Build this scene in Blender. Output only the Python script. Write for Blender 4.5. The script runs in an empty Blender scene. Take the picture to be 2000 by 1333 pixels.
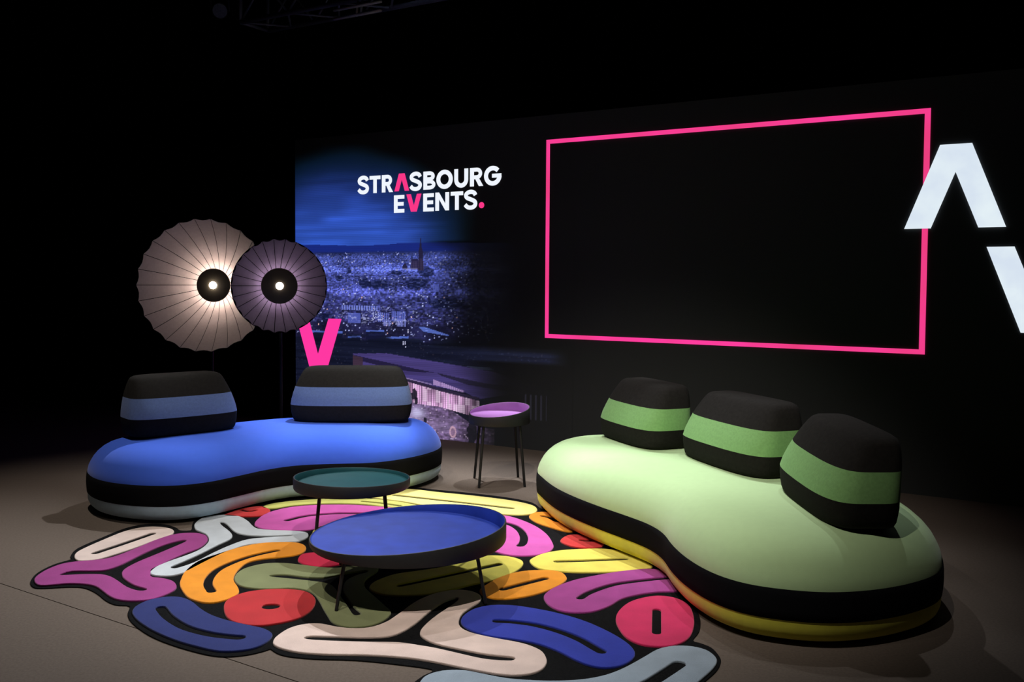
import bpy, math, random
import numpy as np
from mathutils import Vector
from mathutils.geometry import tessellate_polygon, delaunay_2d_cdt

random.seed(7)
rng = np.random.default_rng(11)
SC = bpy.context.scene
COL = SC.collection
PI = math.pi

# ------------------------------------------------------------------ camera
cam_d = bpy.data.cameras.new('camera')
cam_d.sensor_width = 36.0
cam_d.lens = 1800.0 / 2000.0 * 36.0
cam_d.shift_y = -44.8 / 2000.0
cam_d.clip_start = 0.05
cam_d.clip_end = 100
cam = bpy.data.objects.new('camera', cam_d)
COL.objects.link(cam)
from mathutils import Matrix
cam.matrix_world = (Matrix.Translation((0, 0, 1.42)) @ Matrix.Rotation(PI / 2 - math.radians(2.44), 4, 'X')
                    @ Matrix.Rotation(math.radians(0.36), 4, 'Z'))
SC.camera = cam

# ------------------------------------------------------------------ world, stage lights, exposure
world = bpy.data.worlds.new('dark_hall')
SC.world = world
world.use_nodes = True
bg = world.node_tree.nodes['Background']
bg.inputs[0].default_value = (0.25, 0.4, 1.0, 1)
bg.inputs[1].default_value = 0.0
SC.view_settings.view_transform = 'Standard'
SC.view_settings.look = 'None'
SC.view_settings.gamma = 1.0
SC.view_settings.use_curve_mapping = False
SC.view_settings.exposure = 0.0


def spot(name, loc, target, watts, cone, blend, color, radius=0.05):
    d = bpy.data.lights.new(name, 'SPOT')
    d.energy = watts
    d.spot_size = math.radians(cone)
    d.spot_blend = blend
    d.color = color
    d.shadow_soft_size = radius
    o = bpy.data.objects.new(name, d)
    COL.objects.link(o)
    o.location = loc
    o.rotation_euler = (Vector(target) - Vector(loc)).to_track_quat('-Z', 'Y').to_euler()
    return o


WARM = (1.0, 0.93, 0.84)
COOL = (0.92, 0.96, 1.0)
spot('spot_back_left', (-0.8, 7.8, 4.4), (-1.1, 5.4, 0.2), 1100, 60, 1.0, COOL, 0.03)
spot('spot_back_right', (0.5, 7.05, 4.4), (-0.1, 5.0, 0.2), 700, 58, 1.0, COOL, 0.03)
spot('spot_wall_right', (1.9, 6.0, 4.5), (0.9, 4.7, 0.3), 130, 52, 1.0, COOL, 0.03)
spot('spot_front_left', (-1.9, 2.2, 5.2), (-0.1, 5.1, 0.2), 440, 45, 1.0, WARM, 0.03)
spot('spot_front', (-0.3, 1.8, 5.2), (0.1, 5.0, 0.2), 560, 49, 1.0, WARM, 0.03)
spot('spot_side_left', (-2.8, 5.4, 5.4), (-2.0, 5.4, 0.2), 350, 54, 1.0, WARM, 0.03)


# ------------------------------------------------------------------ materials
def lin(c):
    return tuple(((v / 255.0) / 12.92 if v / 255.0 <= 0.04045 else ((v / 255.0 + 0.055) / 1.055) ** 2.4) for v in c)


MATS = {}


def mat(name, rgb, rough=0.85, var=0.10, scale=40.0, bump=0.15, bscale=400.0, spec=0.3, sheen=0.0, metal=0.0):
    if name in MATS:
        return MATS[name]
    m = bpy.data.materials.new(name)
    m.use_nodes = True
    nt = m.node_tree
    b = nt.nodes['Principled BSDF']
    b.inputs['Roughness'].default_value = rough
    b.inputs['Specular IOR Level'].default_value = spec
    b.inputs['Metallic'].default_value = metal
    if sheen:
        b.inputs['Sheen Weight'].default_value = sheen
        b.inputs['Sheen Roughness'].default_value = 0.5
    c = lin(rgb)
    tc = nt.nodes.new('ShaderNodeTexCoord')
    n1 = nt.nodes.new('ShaderNodeTexNoise')
    n1.inputs['Scale'].default_value = scale
    n1.inputs['Detail'].default_value = 4
    nt.links.new(tc.outputs['Object'], n1.inputs['Vector'])
    rp = nt.nodes.new('ShaderNodeValToRGB')
    rp.color_ramp.elements[0].position = 0.3
    rp.color_ramp.elements[1].position = 0.7
    rp.color_ramp.elements[0].color = tuple(v * (1 - var) for v in c) + (1,)
    rp.color_ramp.elements[1].color = tuple(min(1, v * (1 + var)) for v in c) + (1,)
    nt.links.new(n1.outputs['Fac'], rp.inputs['Fac'])
    nt.links.new(rp.outputs['Color'], b.inputs['Base Color'])
    if bump:
        n2 = nt.nodes.new('ShaderNodeTexNoise')
        n2.inputs['Scale'].default_value = bscale
        n2.inputs['Detail'].default_value = 2
        nt.links.new(tc.outputs['Object'], n2.inputs['Vector'])
        bp = nt.nodes.new('ShaderNodeBump')
        bp.inputs['Strength'].default_value = bump
        bp.inputs['Distance'].default_value = 0.004
        nt.links.new(n2.outputs['Fac'], bp.inputs['Height'])
        nt.links.new(bp.outputs['Normal'], b.inputs['Normal'])
    MATS[name] = m
    return m


def glow(name, rgb, strength=1.0, rgb2=None, axis=2, scale=3.0):
    """light-giving surface; rgb2 adds a soft procedural drift between two hues of the LED picture"""
    m = bpy.data.materials.new(name)
    m.use_nodes = True
    nt = m.node_tree
    nt.nodes.remove(nt.nodes['Principled BSDF'])
    e = nt.nodes.new('ShaderNodeEmission')
    e.inputs['Color'].default_value = lin(rgb) + (1,)
    e.inputs['Strength'].default_value = strength
    if rgb2:
        tc = nt.nodes.new('ShaderNodeTexCoord')
        n1 = nt.nodes.new('ShaderNodeTexNoise')
        n1.inputs['Scale'].default_value = scale
        n1.inputs['Detail'].default_value = 3
        nt.links.new(tc.outputs['Object'], n1.inputs['Vector'])
        rp = nt.nodes.new('ShaderNodeValToRGB')
        rp.color_ramp.elements[0].position = 0.35
        rp.color_ramp.elements[1].position = 0.7
        rp.color_ramp.elements[0].color = lin(rgb) + (1,)
        rp.color_ramp.elements[1].color = lin(rgb2) + (1,)
        nt.links.new(n1.outputs['Fac'], rp.inputs['Fac'])
        nt.links.new(rp.outputs['Color'], e.inputs['Color'])
    nt.links.new(e.outputs[0], nt.nodes['Material Output'].inputs['Surface'])
    MATS[name] = m
    return m


M_BLACKWALL = mat('black_drape', (16, 16, 18), 1.0, 0.2, 3, 0.1, 60, 0.0)
M_CARPET = mat('taupe_carpet', (114, 102, 93), 1.0, 0.10, 90, 0.5, 700, 0.05)
M_UNDER = mat('under_floor', (20, 18, 17), 1.0, 0.1, 30, 0, 1, 0.0)
M_STEEL = mat('black_steel', (24, 24, 26), 0.55, 0.08, 60, 0.0, 1, 0.4)
M_TRAY = mat('black_lacquer', (34, 34, 35), 0.6, 0.08, 60, 0.03, 300, 0.35)
M_ALU = mat('dull_aluminium', (88, 92, 108), 0.5, 0.1, 30, 0.0, 1, 0.5, 0, 0.2)


# ------------------------------------------------------------------ object helpers
def tag(o, label=None, cat=None, group=None, kind=None):
    if label: o['label'] = label
    if cat: o['category'] = cat
    if group: o['group'] = group
    if kind: o['kind'] = kind
    return o


def empty(name, loc=(0, 0, 0), rz=0.0):
    o = bpy.data.objects.new(name, None)
    o.empty_display_size = 0.1
    COL.objects.link(o)
    o.location = loc
    o.rotation_euler = (0, 0, rz)
    return o


def mesh_obj(name, verts, faces, m, parent=None, smooth=False):
    me = bpy.data.meshes.new(name)
    me.from_pydata([tuple(v) for v in verts], [], faces)
    me.update()
    if smooth:
        for p in me.polygons: p.use_smooth = True
    if m: me.materials.append(m)
    o = bpy.data.objects.new(name, me)
    COL.objects.link(o)
    if parent: o.parent = parent
    return o


class MB:
    def __init__(self):
        self.v, self.f = [], []

    def add(self, vs, fs):
        b = len(self.v)
        self.v += [tuple(p) for p in vs]
        self.f += [tuple(i + b for i in q) for q in fs]
        return self

    def box(self, x0, x1, y0, y1, z0, z1):
        vs = [(x, y, z) for z in (z0, z1) for y in (y0, y1) for x in (x0, x1)]
        return self.add(vs, [(0, 2, 3, 1), (4, 5, 7, 6), (0, 1, 5, 4), (2, 6, 7, 3), (0, 4, 6, 2), (1, 3, 7, 5)])

    def tube(self, p, q, r0, r1=None, n=12):
        r1 = r0 if r1 is None else r1
        p, q = Vector(p), Vector(q)
        d = (q - p).normalized()
        a = d.orthogonal().normalized()
        b = d.cross(a)
        vs = [p + (a * math.cos(2 * PI * k / n) + b * math.sin(2 * PI * k / n)) * r0 for k in range(n)]
        vs += [q + (a * math.cos(2 * PI * k / n) + b * math.sin(2 * PI * k / n)) * r1 for k in range(n)]
        fs = [(k, (k + 1) % n, n + (k + 1) % n, n + k) for k in range(n)]
        fs += [tuple(range(n - 1, -1, -1)), tuple(range(n, 2 * n))]
        return self.add(vs, fs)

    def lathe(self, prof, n=32, cap=True):
        """prof: (r, z) from bottom to top, around the z axis"""
        vs = [(r * math.cos(2 * PI * k / n), r * math.sin(2 * PI * k / n), z) for r, z in prof for k in range(n)]
        fs = [(i * n + k, i * n + (k + 1) % n, (i + 1) * n + (k + 1) % n, (i + 1) * n + k)
              for i in range(len(prof) - 1) for k in range(n)]
        if cap:
            fs += [tuple(range(n - 1, -1, -1)), tuple((len(prof) - 1) * n + k for k in range(n))]
        return self.add(vs, fs)

    def rings(self, rings, cap0=True, cap1=True):
        n = len(rings[0])
        vs = [p for r in rings for p in r]
        fs = [(i * n + k, i * n + (k + 1) % n, (i + 1) * n + (k + 1) % n, (i + 1) * n + k)
              for i in range(len(rings) - 1) for k in range(n)]
        if cap0: fs.append(tuple(range(n - 1, -1, -1)))
        if cap1: fs.append(tuple((len(rings) - 1) * n + k for k in range(n)))
        return self.add(vs, fs)

    def build(self, name, m, parent=None, smooth=False):
        return mesh_obj(name, self.v, self.f, m, parent, smooth)


def closed_spline(pts, k=4):
    n = len(pts)
    out = []
    for i in range(n):
        p0, p1, p2, p3 = (np.array(pts[(i + j) % n], float) for j in (-1, 0, 1, 2))
        for j in range(k):
            t = j / k
            out.append(0.5 * (2 * p1 + (p2 - p0) * t + (2 * p0 - 5 * p1 + 4 * p2 - p3) * t * t + (3 * p1 - p0 - 3 * p2 + p3) * t ** 3))
    return np.array(out)


def open_spline(pts, k=5):
    pts = [np.array(p, float) for p in pts]
    if len(pts) < 3:
        return np.array(pts)
    ext = [2 * pts[0] - pts[1]] + pts + [2 * pts[-1] - pts[-2]]
    out = []
    for i in range(len(pts) - 1):
        p0, p1, p2, p3 = ext[i:i + 4]
        for j in range(k):
            t = j / k
            out.append(0.5 * (2 * p1 + (p2 - p0) * t + (2 * p0 - 5 * p1 + 4 * p2 - p3) * t * t + (3 * p1 - p0 - 3 * p2 + p3) * t ** 3))
    out.append(pts[-1])
    return np.array(out)


def area2(l):
    x, y = l[:, 0], l[:, 1]
    return 0.5 * np.sum(x * np.roll(y, -1) - np.roll(x, -1) * y)


def ccw(l):
    return l if area2(l) > 0 else l[::-1]


def resample(l, step):
    d = np.linalg.norm(np.roll(l, -1, 0) - l, axis=1)
    s = np.concatenate([[0], np.cumsum(d)])
    n = max(12, int(s[-1] / step))
    t = np.linspace(0, s[-1], n, endpoint=False)
    c = np.vstack([l, l[:1]])
    return np.stack([np.interp(t, s, c[:, 0]), np.interp(t, s, c[:, 1])], 1)


def inset(l, d):
    """move a ccw loop inwards by d along its normals"""
    t = np.roll(l, -1, 0) - np.roll(l, 1, 0)
    t /= np.maximum(np.linalg.norm(t, axis=1, keepdims=True), 1e-9)
    return l + np.stack([-t[:, 1], t[:, 0]], 1) * d


def ribbon(center, hw, round_caps=True, n=5):
    """outline of a stroke along a polyline"""
    c = np.array(center, float)
    t = np.gradient(c, axis=0)
    t /= np.linalg.norm(t, axis=1, keepdims=True)
    nrm = np.stack([-t[:, 1], t[:, 0]], 1)
    left, right = c + nrm * hw, c - nrm * hw
    out = list(right)
    if round_caps:
        for k in range(1, n):
            a = -PI / 2 + PI * k / n
            out.append(c[-1] + hw * (t[-1] * math.cos(a) + nrm[-1] * math.sin(a)))
    out += list(left[::-1])
    if round_caps:
        for k in range(1, n):
            a = PI / 2 + PI * k / n
            out.append(c[0] + hw * (t[0] * math.cos(a) + nrm[0] * math.sin(a)))
    return ccw(np.array(out))


def slab(mb, outer, holes, z0, z1, bevel=0.0, axis='z'):
    """solid plate with holes: bevelled top edge, walls down to z0"""
    def P(p, z):
        return (p[0], p[1], z) if axis == 'z' else (p[0], -z, p[1])
    loops = [(ccw(np.array(outer, float)), 1)] + [(ccw(np.array(h, float)), -1) for h in holes]
    tops = []
    for l, sgn in loops:
        n = len(l)
        if bevel:
            rings = [[P(p, z0) for p in l], [P(p, z1 - bevel) for p in l],
                     [P(p, z1 - bevel * 0.3) for p in inset(l, sgn * bevel * 0.35)], [P(p, z1) for p in inset(l, sgn * bevel)]]
            top = inset(l, sgn * bevel)
        else:
            rings = [[P(p, z0) for p in l], [P(p, z1) for p in l]]
            top = l
        fs = [(i * n + k, i * n + (k + 1) % n, (i + 1) * n + (k + 1) % n, (i + 1) * n + k) for i in range(len(rings) - 1) for k in range(n)]
        if sgn < 0: fs = [f[::-1] for f in fs]
        mb.add([p for r in rings for p in r], fs)
        tops.append(top)
    polys = [[Vector((p[0], p[1], 0)) for p in t] for t in tops]
    tri = tessellate_polygon(polys)
    flat = [p for t in tops for p in t]
    good = []
    for a, b, c in tri:
        A, B, C_ = flat[a], flat[b], flat[c]
        cr = (B[0] - A[0]) * (C_[1] - A[1]) - (B[1] - A[1]) * (C_[0] - A[0])
        good.append((a, b, c) if cr > 0 else (a, c, b))
    mb.add([P(p, z1) for p in flat], good)
    return mb


def copy_tree(o, parent=None):
    c = o.copy()
    COL.objects.link(c)
    if parent: c.parent = parent
    for ch in list(o.children): copy_tree(ch, c)
    return c


# ------------------------------------------------------------------ the hall
X0, X1, Y0, Y1, ZC = -6.5, 6.5, -2.5, 12.5, 6.2
fl = MB().box(X0, X1, Y0, Y1, -0.20, -0.006).build('floor', M_UNDER)
tag(fl, kind='structure')
sa, sb = np.array([-2.356, 4.198]), np.array([-0.761, 3.190])
sd = (sb - sa) / np.linalg.norm(sb - sa)
sn = np.array([-sd[1], sd[0]])
if sn[1] < 0: sn = -sn


def seam_y(x, off):
    p = sa + sn * off
    return p[1] + (x - p[0]) * sd[1] / sd[0]


for off, far in ((0.0025, True), (-0.0025, False)):
    yl, yr = seam_y(X0, off), seam_y(X1, off)
    poly = [(X0, yl), (X1, yr), (X1, Y1), (X0, Y1)] if far else [(X0, Y0), (X1 , Y0), (X1, yr), (X0, yl)]
    if not far and yr < Y0:
        xc = X0 + (X1 - X0) * (Y0 - yl) / (yr - yl)
        poly = [(X0, Y0), (xc, Y0), (X0, yl)]
    if far and yr < Y0:
        xc = X0 + (X1 - X0) * (Y0 - yl) / (yr - yl)
        poly = [(X0, yl), (xc, Y0), (X1, Y0), (X1, Y1), (X0, Y1)]
    slab(MB(), poly, [], -0.006, 0.0).build('carpet_sheet', M_CARPET, fl)
tag(MB().box(X0, X1, Y1, Y1 + 0.2, -0.2, ZC).build('wall_back', M_BLACKWALL), kind='structure')
tag(MB().box(X0, X1, Y0 - 0.2, Y0, -0.2, ZC).build('wall_front', M_BLACKWALL), kind='structure')
tag(MB().box(X0 - 0.2, X0, Y0 - 0.2, Y1 + 0.2, -0.2, ZC).build('wall_left', M_BLACKWALL), kind='structure')
tag(MB().box(X1, X1 + 0.2, Y0 - 0.2, Y1 + 0.2, -0.2, ZC).build('wall_right', M_BLACKWALL), kind='structure')
tag(MB().box(X0 - 0.2, X1 + 0.2, Y0 - 0.2, Y1 + 0.2, ZC, ZC + 0.2).build('ceiling', M_BLACKWALL), kind='structure')

# ------------------------------------------------------------------ LED wall
U = Vector((0.85549, -0.51781, 0))
P0 = Vector((0.2398, 7.5684, 0))
WRZ = math.atan2(U.y, U.x)
led = empty('led_wall', P0, WRZ)
tag(led, 'tall black video wall showing a night city, white lettering and a pink outline', 'video wall')
M_SCREEN = mat('led_black', (60, 61, 62), 0.75, 0.05, 200, 0.0, 1, 0.15)
LW, LE, LH = -2.75, 5.6, 2.75
MB().box(LW, LE, 0.004, 0.12, 0.0, LH).build('cabinet_panel', M_SCREEN, led)


def smooth(a, b, x):
    t = np.clip((x - a) / (b - a), 0, 1)
    return t * t * (3 - 2 * t)


def vnoise(S, Z, cs, cz, seed):
    r = np.random.default_rng(seed)
    g = r.random((700, 700))
    x, y = (S + 5) / cs, (Z + 1) / cz
    xi, yi = np.floor(x).astype(int), np.floor(y).astype(int)
    fx, fy = x - xi, y - yi
    fx, fy = fx * fx * (3 - 2 * fx), fy * fy * (3 - 2 * fy)
    G = lambda i, j: g[(yi + j) % 700, (xi + i) % 700]
    return (G(0, 0) * (1 - fx) + G(1, 0) * fx) * (1 - fy) + (G(0, 1) * (1 - fx) + G(1, 1) * fx) * fy


def cells(S, Z, cs, cz, seed):
    r = np.random.default_rng(seed)
    g = r.random((700, 700))
    return g[np.floor((Z + 1) / cz).astype(int) % 700, np.floor((S + 5) / cs).astype(int) % 700]


def inpoly(S, Z, poly):
    ins = np.zeros(S.shape, bool)
    n = len(poly)
    for i in range(n):
        (x0, y0), (x1, y1) = poly[i], poly[(i + 1) % n]
        if y0 == y1: continue
        c = ((y0 > Z) != (y1 > Z)) & (S < (x1 - x0) * (Z - y0) / (y1 - y0) + x0)
        ins ^= c
    return ins


def picture():
    """the night city shown on the screen, in wall metres (s along the wall, z up)"""
    ds = 0.0055
    ns, nz = int(3.05 / ds), int(LH / ds)
    s = LW + np.arange(ns + 1) * ds
    z = np.arange(nz + 1) * (LH / nz)
    S, Z = np.meshgrid(s, z)
    img = np.zeros(S.shape + (3,))

    def put(mask, rgb, a=1.0):
        k = (mask.astype(float) * a)[..., None]
        img[:] = img * (1 - k) + np.array(rgb, float) * k
    # sky
    t = np.clip((Z - 1.72) / 0.85, 0, 1)
    sky = np.array([50, 88, 196.]) * (1 - t[..., None]) + np.array([26, 44, 108.]) * t[..., None]
    streak = 0.86 + 0.28 * vnoise(S, Z, 0.9, 0.035, 1) * vnoise(S, Z, 0.25, 0.09, 2) * 1.6
    e = np.sqrt(((S + 2.25) / np.where(S > -2.25, 1.60, 1.2)) ** 2 + ((Z - 1.72) / 0.93) ** 2)
    e += (vnoise(S, Z, 0.5, 0.2, 3) - 0.5) * 0.08
    fade = 1 - smooth(0.45, 1.0, e)
    img[:] = sky * (streak * fade)[..., None]
    veil = smooth(1.05, 0.88, e) * smooth(0.55, 0.9, e)
    img += veil[..., None] * np.array([3, 16, 28.])
    # hills below the skyline
    hz = 1.728 + (vnoise(S, Z * 0, 0.3, 1, 4) - 0.5) * 0.02
    g = smooth(-0.95, -1.75, S)
    put((Z < hz) & (Z > 1.40), (24, 40, 122), 1)
    # the city
    cz = np.clip((1.66 - Z) / 0.66, 0, 1)
    base = np.array([88, 104, 205.]) * (1 - cz[..., None]) + np.array([62, 62, 132.]) * cz[..., None]
    tex = np.zeros_like(S)
    for (lo, hi, c, sd_) in ((0, .3, .009, 20), (.2, .6, .013, 21), (.5, 1.01, .019, 22)):
        w = smooth(lo - .05, lo + .08, cz) * smooth(hi + .05, hi - .08, cz)
        k = 0.55 * cells(S + 0.3 * c * cells(S, Z, 9, c * .5, sd_ + 5), Z, c * 1.5, c * .75, sd_) + 0.45 * vnoise(S, Z, c * 1.1, c * .8, sd_ + 9)
        tex += w * k
    big = vnoise(S, Z, 0.22, 0.07, 31)
    lum = 0.40 + 0.95 * tex ** 1.7 + 0.35 * (big - 0.5)
    city = base * np.clip(lum, 0.12, 2)[..., None]
    br = cells(S, Z, 0.013, 0.010, 41)
    thr = 0.968 - 0.012 * smooth(.55, .9, cz)
    city = np.where((br > thr)[..., None], np.array([168, 176, 240.]) * (0.55 + 0.6 * cells(S, Z, .013, .010, 42))[..., None], city)
    wr = cells(S, Z, 0.012, 0.012, 43)
    city = np.where(((wr > 0.995) & (cz > .45))[..., None], np.array([235, 190, 190.]), city)
    a = smooth(1.675, 1.64, Z) * 1.0
    img[:] = img * (1 - a[..., None]) + city * a[..., None]
    # dark tree clumps
    for cx_, cy_, rx, ry in ((-1.88, 1.375, .06, .05), (-1.71, 1.36, .13, .045), (-1.28, 1.37, .12, .06), (-2.07, 1.487, .03, .025),
                             (-2.2, 1.42, .05, .03), (-1.17, 1.48, .09, .045), (-1.5, 1.47, .06, .02), (-0.95, 1.2, .2, .05), (-2.35, 1.05, .12, .03)):
        q = ((S - cx_) / rx) ** 2 + ((Z - cy_) / ry) ** 2 + (vnoise(S, Z, .03, .02, 51) - .5) * .9
        put(smooth(1.25, .6, q), (14, 20, 50), .75)
    # long palace with a lit front, and lower lit blocks
    for s0, s1, z0, z1, col, st in ((-2.16, -1.70, 1.12, 1.165, (112, 126, 214), .03), (-2.08, -1.93, 1.0, 1.09, (80, 92, 180), 0),
                                    (-1.72, -1.60, 1.02, 1.10, (104, 116, 205), .022), (-1.56, -1.40, 1.03, 1.12, (96, 108, 200), .02),
                                    (-1.10, -1.03, 1.30, 1.37, (84, 96, 190), .02), (-2.45, -2.36, 1.18, 1.30, (88, 104, 205), .02),
                                    (-1.50, -1.40, .98, 1.05, (130, 138, 220), .016), (-1.66, -1.57, .98, 1.03, (130, 138, 222), .016)):
        mk = (S > s0) & (S < s1) & (Z > z0) & (Z < z1)
        if st: mk &= ((S / st) % 1) < .6
        put(mk, col, .9)
    for s0, z0, s1, z1, h in ((-2.08, .862, -1.93, .876, .016), (-1.83, .893, -1.65, .907, .018), (-1.625, .873, -1.367, .888, .018), (-2.6, .90, -2.15, .905, .02), (-1.86, .93, -1.65, .935, .014)):
        zz = z0 + (S - s0) * (z1 - z0) / (s1 - s0)
        lowd = (S > s0) & (S < s1) & (Z < zz) & (Z > zz - .10)
        put(lowd, (20, 22, 52), .9)
        put((S > s0) & (S < s1) & (abs(Z - zz) < h * .5), (86, 112, 205), .9)
    q = ((S + 1.72) / .42) ** 2 + ((Z - 1.06) / .07) ** 2
    sp_ = (cells(S, Z, .014, .009, 91) > .72) & (vnoise(S, Z, .06, .03, 92) > .45)
    put(sp_ * np.exp(-q), (196, 200, 245), .85)
    sp_ = (cells(S, Z, .040, .007, 93) > .86) & (Z > 1.0) & (Z < 1.62)
    put(sp_, (112, 124, 214), .35)
    # dark park in front
    pk = smooth(.90, .84, Z + (vnoise(S, Z, .12, .03, 61) - .5) * .10)
    put(pk, (10, 13, 28), .90)
    bandn = vnoise(S, Z, .5, .018, 62)
    img += (pk * bandn * 16)[..., None] * np.array([.8, .9, 1.3])
    put(inpoly(S, Z, [(-1.26, .99), (-1.18, .985), (-.92, .925), (-.93, .915), (-1.2, .945)]), (92, 116, 206), .85)
    for (cx_, cy_) in ((-1.425, .845), (-1.405, .845), (-1.425, .825), (-1.405, .828), (-1.40, .80), (-1.37, .955), (-1.37, .935)):
        put((abs(S - cx_) < .006) & (abs(Z - cy_) < .007), (205, 205, 240), 1)
    # far dots fading to the right
    d1 = (cells(S, Z, .012, .010, 71) > .985) & (S > -1.05) & (Z > .95) & (Z < 1.6)
    put(d1, (150, 160, 220), .8)
    # right-hand fade of everything above the park
    right = 1 - 0.86 * smooth(-1.2, -0.65, S + (vnoise(S, Z, .25, .12, 72) - .5) * .25)
    right *= 1 - smooth(-.75, -.15, S)
    up = smooth(.78, .86, Z) * smooth(1.76, 1.735, Z)
    img *= (1 - up + up * right)[..., None]
    # cathedral
    sp = [(-1.2345, 1.80), (-1.2425, 1.735), (-1.249, 1.69), (-1.2585, 1.655), (-1.2585, 1.60), (-1.265, 1.49), (-1.199, 1.49), (-1.206, 1.60), (-1.2085, 1.655), (-1.2215, 1.69), (-1.2275, 1.735)]
    put(inpoly(S, Z, sp), (34, 32, 62), 1)
    put(inpoly(S, Z, sp) & (Z < 1.60) & (((S / .017) % 1) < .4), (74, 62, 92), .8)
    put(inpoly(S, Z, [(-1.34, 1.59), (-1.265, 1.592), (-1.265, 1.50), (-1.345, 1.50)]), (38, 34, 66), .95)
    put(inpoly(S, Z, [(-1.34, 1.59), (-1.265, 1.592), (-1.265, 1.50), (-1.345, 1.50)]) & (((S / .018) % 1) < .35) & (Z < 1.57), (82, 72, 110), .8)
    put(inpoly(S, Z, [(-1.408, 1.56), (-1.385, 1.53), (-1.383, 1.50), (-1.44, 1.50), (-1.435, 1.53)]), (34, 32, 62), .95)
    put((S > -1.44) & (S < -1.27) & (abs(Z - 1.505) < .007), (120, 122, 170), .7)
    # long-roofed hall in front
    img0 = img.copy()
    roof = [(-2.02, .712), (-1.62, .732), (-.744, .656), (-.48, .63), (-.08, .545), (.02, .47), (-.276, .45), (-.604, .385), (-.742, .43), (-1.015, .458), (-1.377, .49), (-1.60, .53), (-2.02, .60)]
    rn = vnoise(S, Z, .6, .02, 81)
    put(inpoly(S, Z, roof), (66, 56, 112), 1)
    img *= (1 + (inpoly(S, Z, roof) * (rn - .5) * .25))[..., None]
    put(inpoly(S, Z, [(-2.02, .70), (-1.3, .61), (-1.05, .585), (-1.35, .58), (-1.60, .60), (-2.02, .66)]), (26, 22, 48), .8)
    put(inpoly(S, Z, [(-2.02, .695), (-1.9, .68), (-1.9, .5), (-2.02, .5)]), (62, 44, 58), .9)
    put(inpoly(S, Z, [(-1.05, .585), (-.6, .53), (-.1, .50), (-.3, .47), (-.72, .50), (-1.0, .56)]), (24, 22, 36), .7)
    put(inpoly(S, Z, [(-.76, .665), (-.5, .66), (-.44, .645), (-.62, .64)]), (70, 78, 110), .7)
    put(inpoly(S, Z, [(-1.55, .545), (-1.378, .516), (-1.0, .45), (-.604, .398), (-.604, .37), (-1.015, .425), (-1.378, .488)]), (44, 36, 62), 1)
    slit = inpoly(S, Z, [(-1.093, .525), (-.764, .447), (-.764, .43), (-1.093, .478)])
    put(slit, (170, 140, 196), 1)
    put(slit & (((S / .022) % 1) < .3), (110, 88, 140), .8)
    put(inpoly(S, Z, [(-1.40, .523), (-1.10, .482), (-1.10, .474), (-1.40, .512)]), (150, 130, 180), .8)
    fac = inpoly(S, Z, [(-1.6, .52), (-1.366, .484), (-1.015, .425), (-.604, .368), (-.60, .20), (-.70, .236), (-1.014, .285), (-1.366, .30), (-1.6, .30)])
    fn = vnoise(S, Z, .05, .08, 82)
    put(fac, (172, 132, 170), 1)
    img *= (1 + fac * (fn - .35) * .9)[..., None]
    put(fac & (((S / .026) % 1) < .30), (96, 70, 100), .8)
    put(fac & (cells(S, Z, .024, .11, 83) > .62), (240, 216, 240), .55)
    # lit forecourt
    pl = (~fac) & (Z < .30 - .16 * smooth(-1.05, -.55, S)) & (S < -.45)
    pn = vnoise(S, Z, .05, .02, 84) * .6 + vnoise(S, Z, .016, .012, 85) * .4
    put(pl, (104, 84, 122), 1)
    img *= (1 + pl * (pn - .5) * 1.1)[..., None]
    put(pl & (cells(S, Z, .016, .010, 86) > .965), (205, 180, 215), .8)
    q = ((S + 1.27) / .09) ** 2 + ((Z - .21) / .055) ** 2
    put(np.exp(-q), (205, 200, 240), .9)
    q = ((S + 1.02) / .22) ** 2 + ((Z - .12) / .06) ** 2
    put(np.exp(-q), (160, 140, 185), .45)
    for cx_, cy_, rx, ry in ((-1.30, .375, .035, .05), (-1.28, .32, .02, .04), (-1.18, .155, .02, .03), (-.68, .08, .05, .12)):
        put(((S - cx_) / rx) ** 2 + ((Z - cy_) / ry) ** 2 + (vnoise(S, Z, .02, .02, 87) - .5) * 1.2 < 1, (20, 20, 32), .85)
    rr = np.sqrt(((S + .879) / .036) ** 2 + ((Z - .075) / .05) ** 2)
    put(np.abs(rr - .85) < .2, (214, 170, 190), .8)
    put(rr < .65, (150, 112, 140), .6)
    low = smooth(.74, .70, Z)
    rf = 1 - .97 * smooth(-.95, -.28, S + (vnoise(S, Z, .3, .05, 88) - .5) * .1)
    img *= (1 - low + low * rf)[..., None]
    put((Z < .46) & (Z > .25) & (S > -.16) & (S < .06) & (((S / .05) % 1) < .25), (58, 54, 78), .45)
    # LED rows
    img *= (0.95 + 0.10 * ((np.arange(S.shape[0]) % 3) == 0))[:, None, None]
    # outer bound of the picture
    img *= smooth(.28, .05, S)[..., None]
    return s, z, np.clip(img, 0, 255) / 255.0


ps, pz, pimg = picture()
nS, nZ = len(ps), len(pz)
SS, ZZ = np.meshgrid(ps, pz)
co = np.stack([SS, np.zeros_like(SS), ZZ], -1).reshape(-1, 3)
ii = np.arange(nS * nZ).reshape(nZ, nS)
quads = np.stack([ii[:-1, :-1], ii[:-1, 1:], ii[1:, 1:], ii[1:, :-1]], -1).reshape(-1, 4)
me = bpy.data.meshes.new('city_picture')
me.vertices.add(len(co)); me.vertices.foreach_set('co', co.ravel())
me.loops.add(quads.size); me.loops.foreach_set('vertex_index', quads.ravel().astype(np.int32))
me.polygons.add(len(quads)); me.polygons.foreach_set('loop_start', (np.arange(len(quads)) * 4).astype(np.int32))
me.update(calc_edges=True)
plin = np.where(pimg <= 0.04045, pimg / 12.92, ((pimg + 0.055) / 1.055) ** 2.4)
ca = me.color_attributes.new('picture', 'FLOAT_COLOR', 'POINT')
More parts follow.
